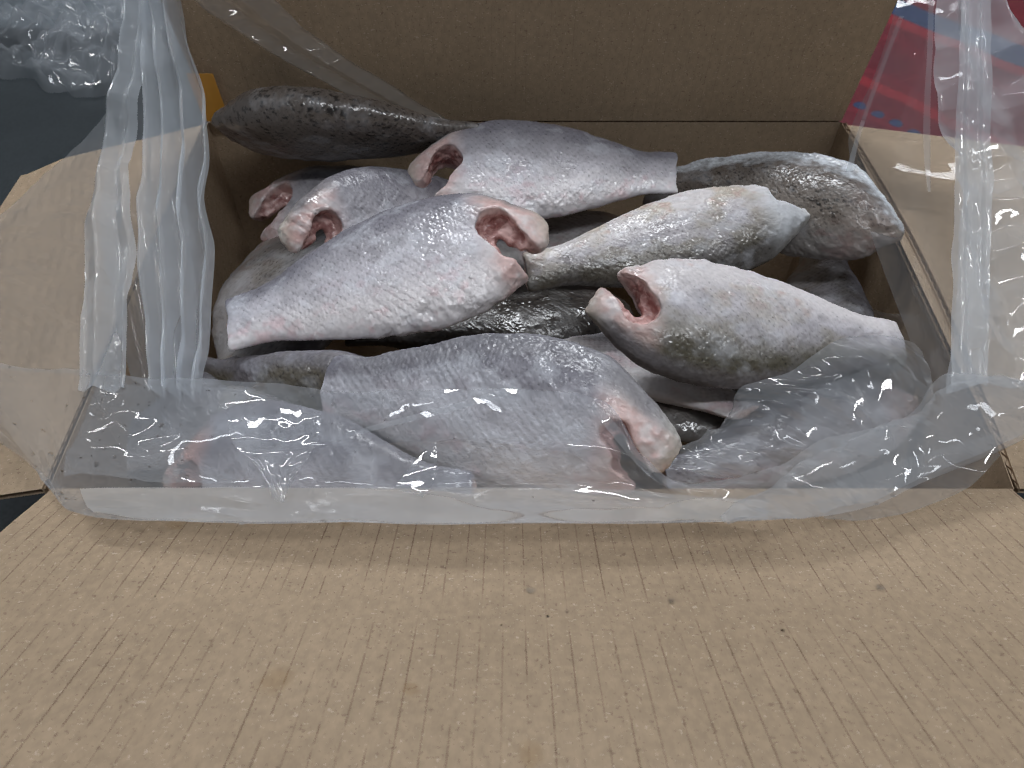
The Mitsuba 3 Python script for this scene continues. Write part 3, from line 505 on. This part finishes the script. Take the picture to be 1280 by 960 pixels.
def make_fish(key, pose, q, label, group='frozen fish in the box', h=0.00095):
    X, Z, tail, L, hs = (np.asarray(p, float) for p in pose)
    X = X / np.linalg.norm(X); Z = Z - X * (Z @ X); Z /= np.linalg.norm(Z); Y = np.cross(Z, X)
    L, hs = float(L), float(hs)
    g = h / L
    xs = np.arange(-0.03, 1.04, g)[:, None, None]
    ys = np.arange(-0.125, 0.125 + g, g)[None, :, None]
    zs = np.arange(-0.235, 0.265, g / hs)[None, None, :]
    bd = body_field(xs, ys, zs, q)
    wob = 0.012 * np.sin(zs * 31 + q['seed']) + 0.004 * np.sin(zs * 90)
    vol = smax(bd, -(xs - wob * 0.5) + 0 * ys, 0.006)
    if q.get('gill', 1.0) > 0:
        vol = smax(vol, -cut_field(xs, ys, zs, q), 0.0045)
    P, F = surface_nets(vol, 0.0, 1.0)
    P = P * [g, g, g / hs] + [-0.03, -0.125, -0.235]
    f = tri(F)
    # even out the stair steps once
    m = trimesh.Trimesh(P, f, process=False)
    trimesh.smoothing.filter_taubin(m, lamb=0.5, nu=0.52, iterations=4)
    P = np.array(m.vertices)
    _, _, n = meshkit.arrays((P, f), True)
    b = body_field(P[:, 0], P[:, 1], P[:, 2], q)
    col = fish_colour(P, n, b, q)
    # relief: soft dents, scales, ragged flesh in the hollow
    sd = q['seed']; S = P + [3.1 * sd, 1.7, 0.9 * sd]
    ts, _ = scales(P, sd)
    sc = ts ** 1.5
    on = step(0.0, 0.05, P[:, 0]) * (1 - step(0.72, 0.82, P[:, 0])) * step(-0.02, -0.004, b)
    rough = step(-0.006, -0.02, b)
    disp = 0.0135 * (meshkit.fbm(S * 8, 2, sd + 3) - 0.5) + 0.0035 * (meshkit.fbm(S * 40, 2, sd + 4) - 0.5) + 0.0036 * sc * on * (0.35 + 1.0 * meshkit.noise(S * 12, sd)) + 0.022 * rough * (meshkit.fbm(S * 38, 2, sd + 5) - 0.5) + 0.016 * step(0.84, 0.90, P[:, 0]) * (meshkit.fbm(S * 22, 3, sd + 6) - 0.5)
    ragged = step(0.10, 0.0, (P[:, 2] - ZB(np.clip(P[:, 0], 0, 1)))) * step(0.35, 0.5, P[:, 0])
    disp += 0.020 * ragged * (meshkit.fbm(S * [26, 26, 26], 3, sd + 9) - 0.5)
    P = P + n * disp[:, None]
    P[:, 1] += q.get('bend', 0.0) * (P[:, 0] - 0.45) ** 2
    P[:, 2] += q.get('arch', 0.0) * (P[:, 0] - 0.45) ** 2
    W = tail + L * (P[:, :1] * X + P[:, 1:2] * Y + P[:, 2:] * hs * Z)
    uv = (P[:, [0, 2]] + np.stack([np.zeros(len(P)), 0.9 * np.sign(n[:, 1])], -1) * 0) * L + np.array([sd * 0.77, P[:, 1].mean()])
    uv = uv + np.stack([P[:, 1] * L * 0.6, P[:, 1] * L * 0.7], -1)
    put(key, (W, f), 'fish_skin', smooth=True, uv=uv, color=col)
    tag(key, label, 'fish', group)


FISH = {
    'E': (dict(seed=1, dark=0.06, frost=-0.01), 'big pale silver fish lying across the pile, largest of the upper layer, round gill hollow'),
    'D': (dict(seed=2, dark=0.05, frost=0.0, clear=1, septum=0.0), 'silver fish on top at the back, cut tail beside the dark frosty-ridged fish'),
    'F': (dict(seed=3, backdark=0.7, dark=0.42, olive=0.7, frost=-0.02, gill=0, pink=0.1, cool=0.8, notch=1.0), 'olive grey fish lying belly up, its pale white-tipped head near the side wall'),
    'H': (dict(seed=4, dark=0.22, olive=0.6, backdark=1.0, frost=-0.02, gill=1.0), 'lilac grey fish with wide open red gill hollow above a mottled dark back'),
    'I': (dict(seed=5, gill=0.7, dark=0.04, frost=0.10, fin=0.4), 'frosty white fish at the front with pink cheek, half under clear film'),
    'B': (dict(seed=6, dark=0.12, frost=0.0, pink=1.0), 'fish with pink flesh showing at its head beside the film drape'),
    'C': (dict(seed=7, shade=0.85, dark=0.25, pink=0.9), 'small pink and white fish end peeping out behind the pink-headed fish'),
    'A': (dict(seed=8, dark=1.0, frost=-0.02, fat=1.1, gill=0), 'dark brown speckled fish in the back corner, its back turned up'),
    'G': (dict(seed=9, dark=1.0, frost=-0.06, fin=1.0, gill=0, arch=-0.08), 'dark fish with a frosty white cut fin ridge, head towards the side flap'),
    'J': (dict(seed=10, dark=0.0, frost=0.08, pink=1.0), 'whitish fish wholly under the front film, pink head low'),
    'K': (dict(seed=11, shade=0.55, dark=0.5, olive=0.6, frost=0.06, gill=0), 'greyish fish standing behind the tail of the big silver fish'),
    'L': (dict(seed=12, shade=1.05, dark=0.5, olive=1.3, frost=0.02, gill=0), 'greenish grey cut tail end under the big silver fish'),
    'M': (dict(seed=13, dark=1.0, frost=-0.12, gill=0, shade=0.28), 'fish coloured nearly black for the shade deep in the gap between the big silver fish and the frosty one'),
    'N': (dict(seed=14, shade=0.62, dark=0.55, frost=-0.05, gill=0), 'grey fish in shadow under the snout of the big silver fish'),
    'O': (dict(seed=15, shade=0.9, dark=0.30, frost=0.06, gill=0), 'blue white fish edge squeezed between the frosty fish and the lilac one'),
    'P': (dict(seed=16, dark=1.0, frost=-0.10, gill=0, shade=0.6), 'fish with shadow put into its dark colour below the lilac grey fish'),
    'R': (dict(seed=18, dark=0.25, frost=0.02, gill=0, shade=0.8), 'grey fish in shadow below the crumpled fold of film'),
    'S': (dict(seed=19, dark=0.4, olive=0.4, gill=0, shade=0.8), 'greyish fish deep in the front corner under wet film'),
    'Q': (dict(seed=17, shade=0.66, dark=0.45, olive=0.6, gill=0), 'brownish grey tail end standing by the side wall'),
}
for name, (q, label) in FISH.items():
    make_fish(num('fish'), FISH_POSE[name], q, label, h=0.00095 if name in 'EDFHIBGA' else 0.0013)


# ------------------------------------------------------------------ the plastic liner bag
def crumple(A, B, freq, seed, warp=0.6):
    """Folded-paper relief in [-1, 1]: flat facets meeting in sharp creases."""
    rng = np.random.default_rng(seed)
    q = np.stack([A, B, np.full_like(A, seed * 1.3)], -1)
    w1, w2 = meshkit.noise(q * freq * 0.6, seed) - 0.5, meshkit.noise(q * freq * 0.6 + 11, seed + 1) - 0.5
    out = 0
    for k in range(5):
        t = rng.uniform(0, np.pi); fr = freq * rng.uniform(0.55, 1.7)
        ph = (np.cos(t) * (A + warp * w1 / freq) + np.sin(t) * (B + warp * w2 / freq)) * fr + rng.uniform(0, 1)
        out = out + (np.sqrt((ph - np.floor(ph) - 0.5) ** 2 + 0.0012) * 4 - 1) * meshkit.noise(q * freq * 0.45 + 5 * k, seed + 3 + k) / (0.6 + 0.4 * fr / freq)
    return out / 2.2


def sheet_mesh(ctrl, step_m, pleat=None, crump=(), calm=False):
    """A film through rows of control points (metres), pleated across and crumpled along its normal."""
    C = np.asarray(ctrl, float)
    nr, nc = C.shape[:2]
    lr = np.linalg.norm(np.diff(C, axis=0), axis=2).mean(1); lc = np.linalg.norm(np.diff(C, axis=1), axis=2).mean(0)
    tr, tc = np.r_[0, np.cumsum(lr)], np.r_[0, np.cumsum(lc)]
    r, c = np.linspace(0, tr[-1], max(8, int(tr[-1] / step_m))), np.linspace(0, tc[-1], max(6, int(tc[-1] / step_m)))
    P = PchipInterpolator(tc, PchipInterpolator(tr, C, axis=0)(r), axis=1)(c)
    def normals(P):
        n = np.cross(np.gradient(P, axis=0), np.gradient(P, axis=1)); return n / (np.linalg.norm(n, axis=-1, keepdims=True) + 1e-12)
    n = normals(P)
    A, B = np.meshgrid(r, c, indexing='ij')
    d = 0
    if pleat:
        amp, k, seed = pleat
        ph = B / tc[-1] * k + 1.5 * (meshkit.noise(np.stack([A * 3, B * 13, A * 0 + seed], -1), seed) - 0.5)
        t = np.sqrt((ph - np.floor(ph) - 0.5) ** 2 + 0.0025) * 4 - 1
        d = d + amp * t * (0.3 + 1.1 * meshkit.noise(np.stack([ph * 0.8, A * 5, A * 0], -1), seed + 1))
    for amp, freq, seed in crump: d = d + amp * crumple(A, B, freq, seed)
    if calm: d = d * (0.12 + 0.88 * np.clip((1 - A / tr[-1]) / 0.35, 0, 1))          # the hem hangs smooth
    P = P + n * np.asarray(d)[..., None] if np.ndim(d) else P
    return (P.reshape(-1, 3), tri(grid_faces(len(r), len(c))))


BAG = 'plastic_liner_bag'
tag(BAG, 'clear milky plastic liner bag spilling out of the cardboard box', 'plastic bag')
def bag(part, name, bsdf, step_m, label=None, **k):
    key = num(f'{BAG}__{part}')
    put(key, sheet_mesh(FILM[name], step_m, **k), bsdf, smooth=True)
    if label: tag(key, label)
bag('front_sheet', 'front', 'film_milky', 0.0015, 'wet film hanging over the front rim', crump=[(0.0056, 15, 21), (0.0008, 42, 22)], calm=True)
bag('hem', 'front_hem', 'film_dense', 0.002, 'doubled hem hanging over the front flap', crump=[(0.0006, 30, 34)])
bag('fold', 'glint_fold', 'film_clear', 0.0012, 'wrinkled fold added on the front sheet, tilted to catch the lamp', crump=[(0.0016, 48, 35), (0.0006, 110, 36)])  # added film facet, tilted so the main lamp glints in it
bag('fold', 'tip_fold', 'film_clear', 0.0012, crump=[(0.0006, 60, 37)])  # second added facet, tilted for its glint
bag('crease', 'front_crease', 'film_milky', 0.0012, crump=[(0.0006, 60, 38)])
bag('crease', 'end_crease', 'film_milky', 0.0012, crump=[(0.0008, 60, 39)])
bag('hem', 'right_hem', 'film_milky', 0.0015, 'broad milky fold over the front corner', crump=[(0.0030, 20, 45), (0.0010, 60, 46)])
bag('hem', 'under_hem', 'film_clear', 0.002, crump=[(0.003, 22, 33)])
bag('fold', 'lump', 'film_milky', 0.0013, 'crumpled fold lying on the lilac grey fish', crump=[(0.0055, 22, 41), (0.0016, 75, 42)])
bag('fold', 'lump_under', 'film_clear', 0.0016, crump=[(0.004, 26, 43)])
bag('fold', 'wall_film', 'film_sheer', 0.0016, crump=[(0.004, 24, 44)])
bag('drape', 'drape_outer', 'film_drape', 0.0012, 'gathered drape hanging along the side wall', pleat=(0.006, 1.6, 51), crump=[(0.0058, 19, 52), (0.0012, 50, 53)])
bag('drape', 'drape_inner', 'film_drape', 0.0012, pleat=(0.011, 3.3, 54), crump=[(0.0046, 18, 55), (0.0010, 50, 56)])
bag('drape', 'drape_back', 'film_clear', 0.002, pleat=(0.008, 3.0, 57), crump=[(0.003, 20, 58)])
bag('flap_sheet', 'flap_film', 'film_clear', 0.002, 'thin film lying over the side flap', crump=[(0.0022, 13, 61), (0.0008, 60, 62)])
bag('drape', 'column_outer', 'film_drape', 0.0012, 'crinkled drape by the red cloth', pleat=(0.006, 2.0, 71), crump=[(0.0085, 17, 72), (0.0014, 48, 73)])
bag('drape', 'column_inner', 'film_drape', 0.0014, pleat=(0.003, 2.0, 80), crump=[(0.0020, 20, 74), (0.0006, 70, 75)])
bag('sheer_sheet', 'sheer_right', 'film_sheer', 0.002, crump=[(0.0022, 8, 97), (0.0003, 40, 83)])
bag('crease', 'crease_a', 'film_milky', 0.002)
bag('crease', 'crease_b', 'film_milky', 0.002)
bag('crease', 'back_fold', 'film_clear', 0.0013, 'sloping fold across the back flap', pleat=(0.004, 2.0, 77), crump=[(0.0035, 24, 78), (0.001, 70, 82)])
bag('inner_sheet', 'inner_front', 'film_milky', 0.0015, 'liner film sunk into the front corner', crump=[(0.008, 13, 84), (0.0012, 45, 85)])


def droplets():
    rng = np.random.default_rng(77)
    P, F = sheet_mesh(FILM['front'], 0.0015, crump=[(0.0056, 15, 21), (0.0008, 42, 22)], calm=True)
    n = np.array(trimesh.Trimesh(P, F, process=False).vertex_normals); n *= np.sign(n[:, 2:])
    s = trimesh.creation.icosphere(2, 1.0); V, G = np.array(s.vertices), np.array(s.faces)
    vs, fs, k = [], [], 0
    w = np.exp(-((P[:, 0] + 0.20) / 0.13) ** 2) + 0.12; w /= w.sum()
    spots = [(P[i], n[i]) for i in rng.choice(len(P), 150, p=w)]
    a = math.radians(29)
    for i in range(26):
        spots.append((np.array([rng.uniform(-0.23, 0.2), -rng.uniform(0.05, 0.14), 0.0]), np.array([0, math.sin(a), math.cos(a)])))
        spots[-1][0][2] = RIM + 0.0012 - spots[-1][0][1] * math.tan(a)
    for p, m in spots:
        r = 0.0005 + 0.0012 * rng.random() ** 2.5
        e1 = np.cross(m, [0.3, 1, 0.2]); e1 /= np.linalg.norm(e1); e2 = np.cross(m, e1)
        M = np.stack([e1 * rng.uniform(0.8, 1.4), e2, m * 0.55])
        vs.append(p + m * 0.0002 + r * (V @ M)); fs.append(G + k); k += len(V)
    put('water_droplets', (np.vstack(vs), np.vstack(fs)), 'droplet_water', smooth=True)
    tag('water_droplets', 'small water droplets beaded on the front film and flap', 'droplets', kind='stuff')
droplets()


# ------------------------------------------------------------------ crumpled bag on the table behind
def heap():
    rng = np.random.default_rng(5)
    vs, fs, k = [], [], 0
    for cx, cy, rx, ry, hh, sd in ((-0.69, 1.06, 0.17, 0.10, 0.075, 1), (-0.62, 0.94, 0.10, 0.12, 0.06, 2), (-0.66, 1.0, 0.16, 0.16, 0.05, 3)):
        n = 70
        U, V = np.meshgrid(np.linspace(-1, 1, n), np.linspace(-1, 1, n), indexing='ij')
        rr = np.hypot(U, V); sc = np.where(rr > 0, np.maximum(abs(U), abs(V)) / np.maximum(rr, 1e-6), 1)
        X, Y = U * sc, V * sc
        ed = np.clip(1 - X ** 2 - Y ** 2, 0, 1)
        z = hh * np.sqrt(ed) * (0.7 + 0.5 * crumple(X * 0.12, Y * 0.12, 22, sd + 80)) + 0.016 * crumple(X * 0.15, Y * 0.15, 24, sd + 90) * np.clip(ed * 3, 0.2, 1)
        edge = 1 + 0.25 * (meshkit.noise(np.stack([X * 3, Y * 3, X * 0 + sd], -1), sd) - 0.5)
        P = np.stack([cx + X * rx * edge, cy + Y * ry * edge, np.maximum(z, 0) + 0.004], -1).reshape(-1, 3)
        f = tri(grid_faces(n, n)); vs.append(P); fs.append(f + k); k += len(P)
    put('crumpled_clear_bag', (np.vstack(vs), np.vstack(fs)), 'film_clear', smooth=True)
    tag('crumpled_clear_bag', 'crumpled clear plastic bag heaped on the slate table behind the box', 'plastic bag')
heap()


# ------------------------------------------------------------------ unseen ceiling lamps: one read off the shadows, others added for glints and fill
for (c, s, L) in LAMPS:
    k = num('unseen_ceiling_lamp')
    c = np.array(c)
    scene[k + '__tube'] = {'type': 'rectangle', 'to_world': T().translate(c.tolist()).rotate([1, 0, 0], 180).scale([s[0] / 2, s[1] / 2, 1]), 'bsdf': {'type': 'ref', 'id': 'lamp_tube'},
                           'emitter': {'type': 'area', 'radiance': rgb(LAMP_TINT * L)}}
    put(k + '__housing', box(c + [-s[0] / 2 - 0.02, -0.1, 0.004], c + [s[0] / 2 + 0.02, 0.1, 0.05]), 'lamp_tube', smooth=False)
    tag(k, 'unseen long white ceiling lamp placed to light the box and film', kind='structure')
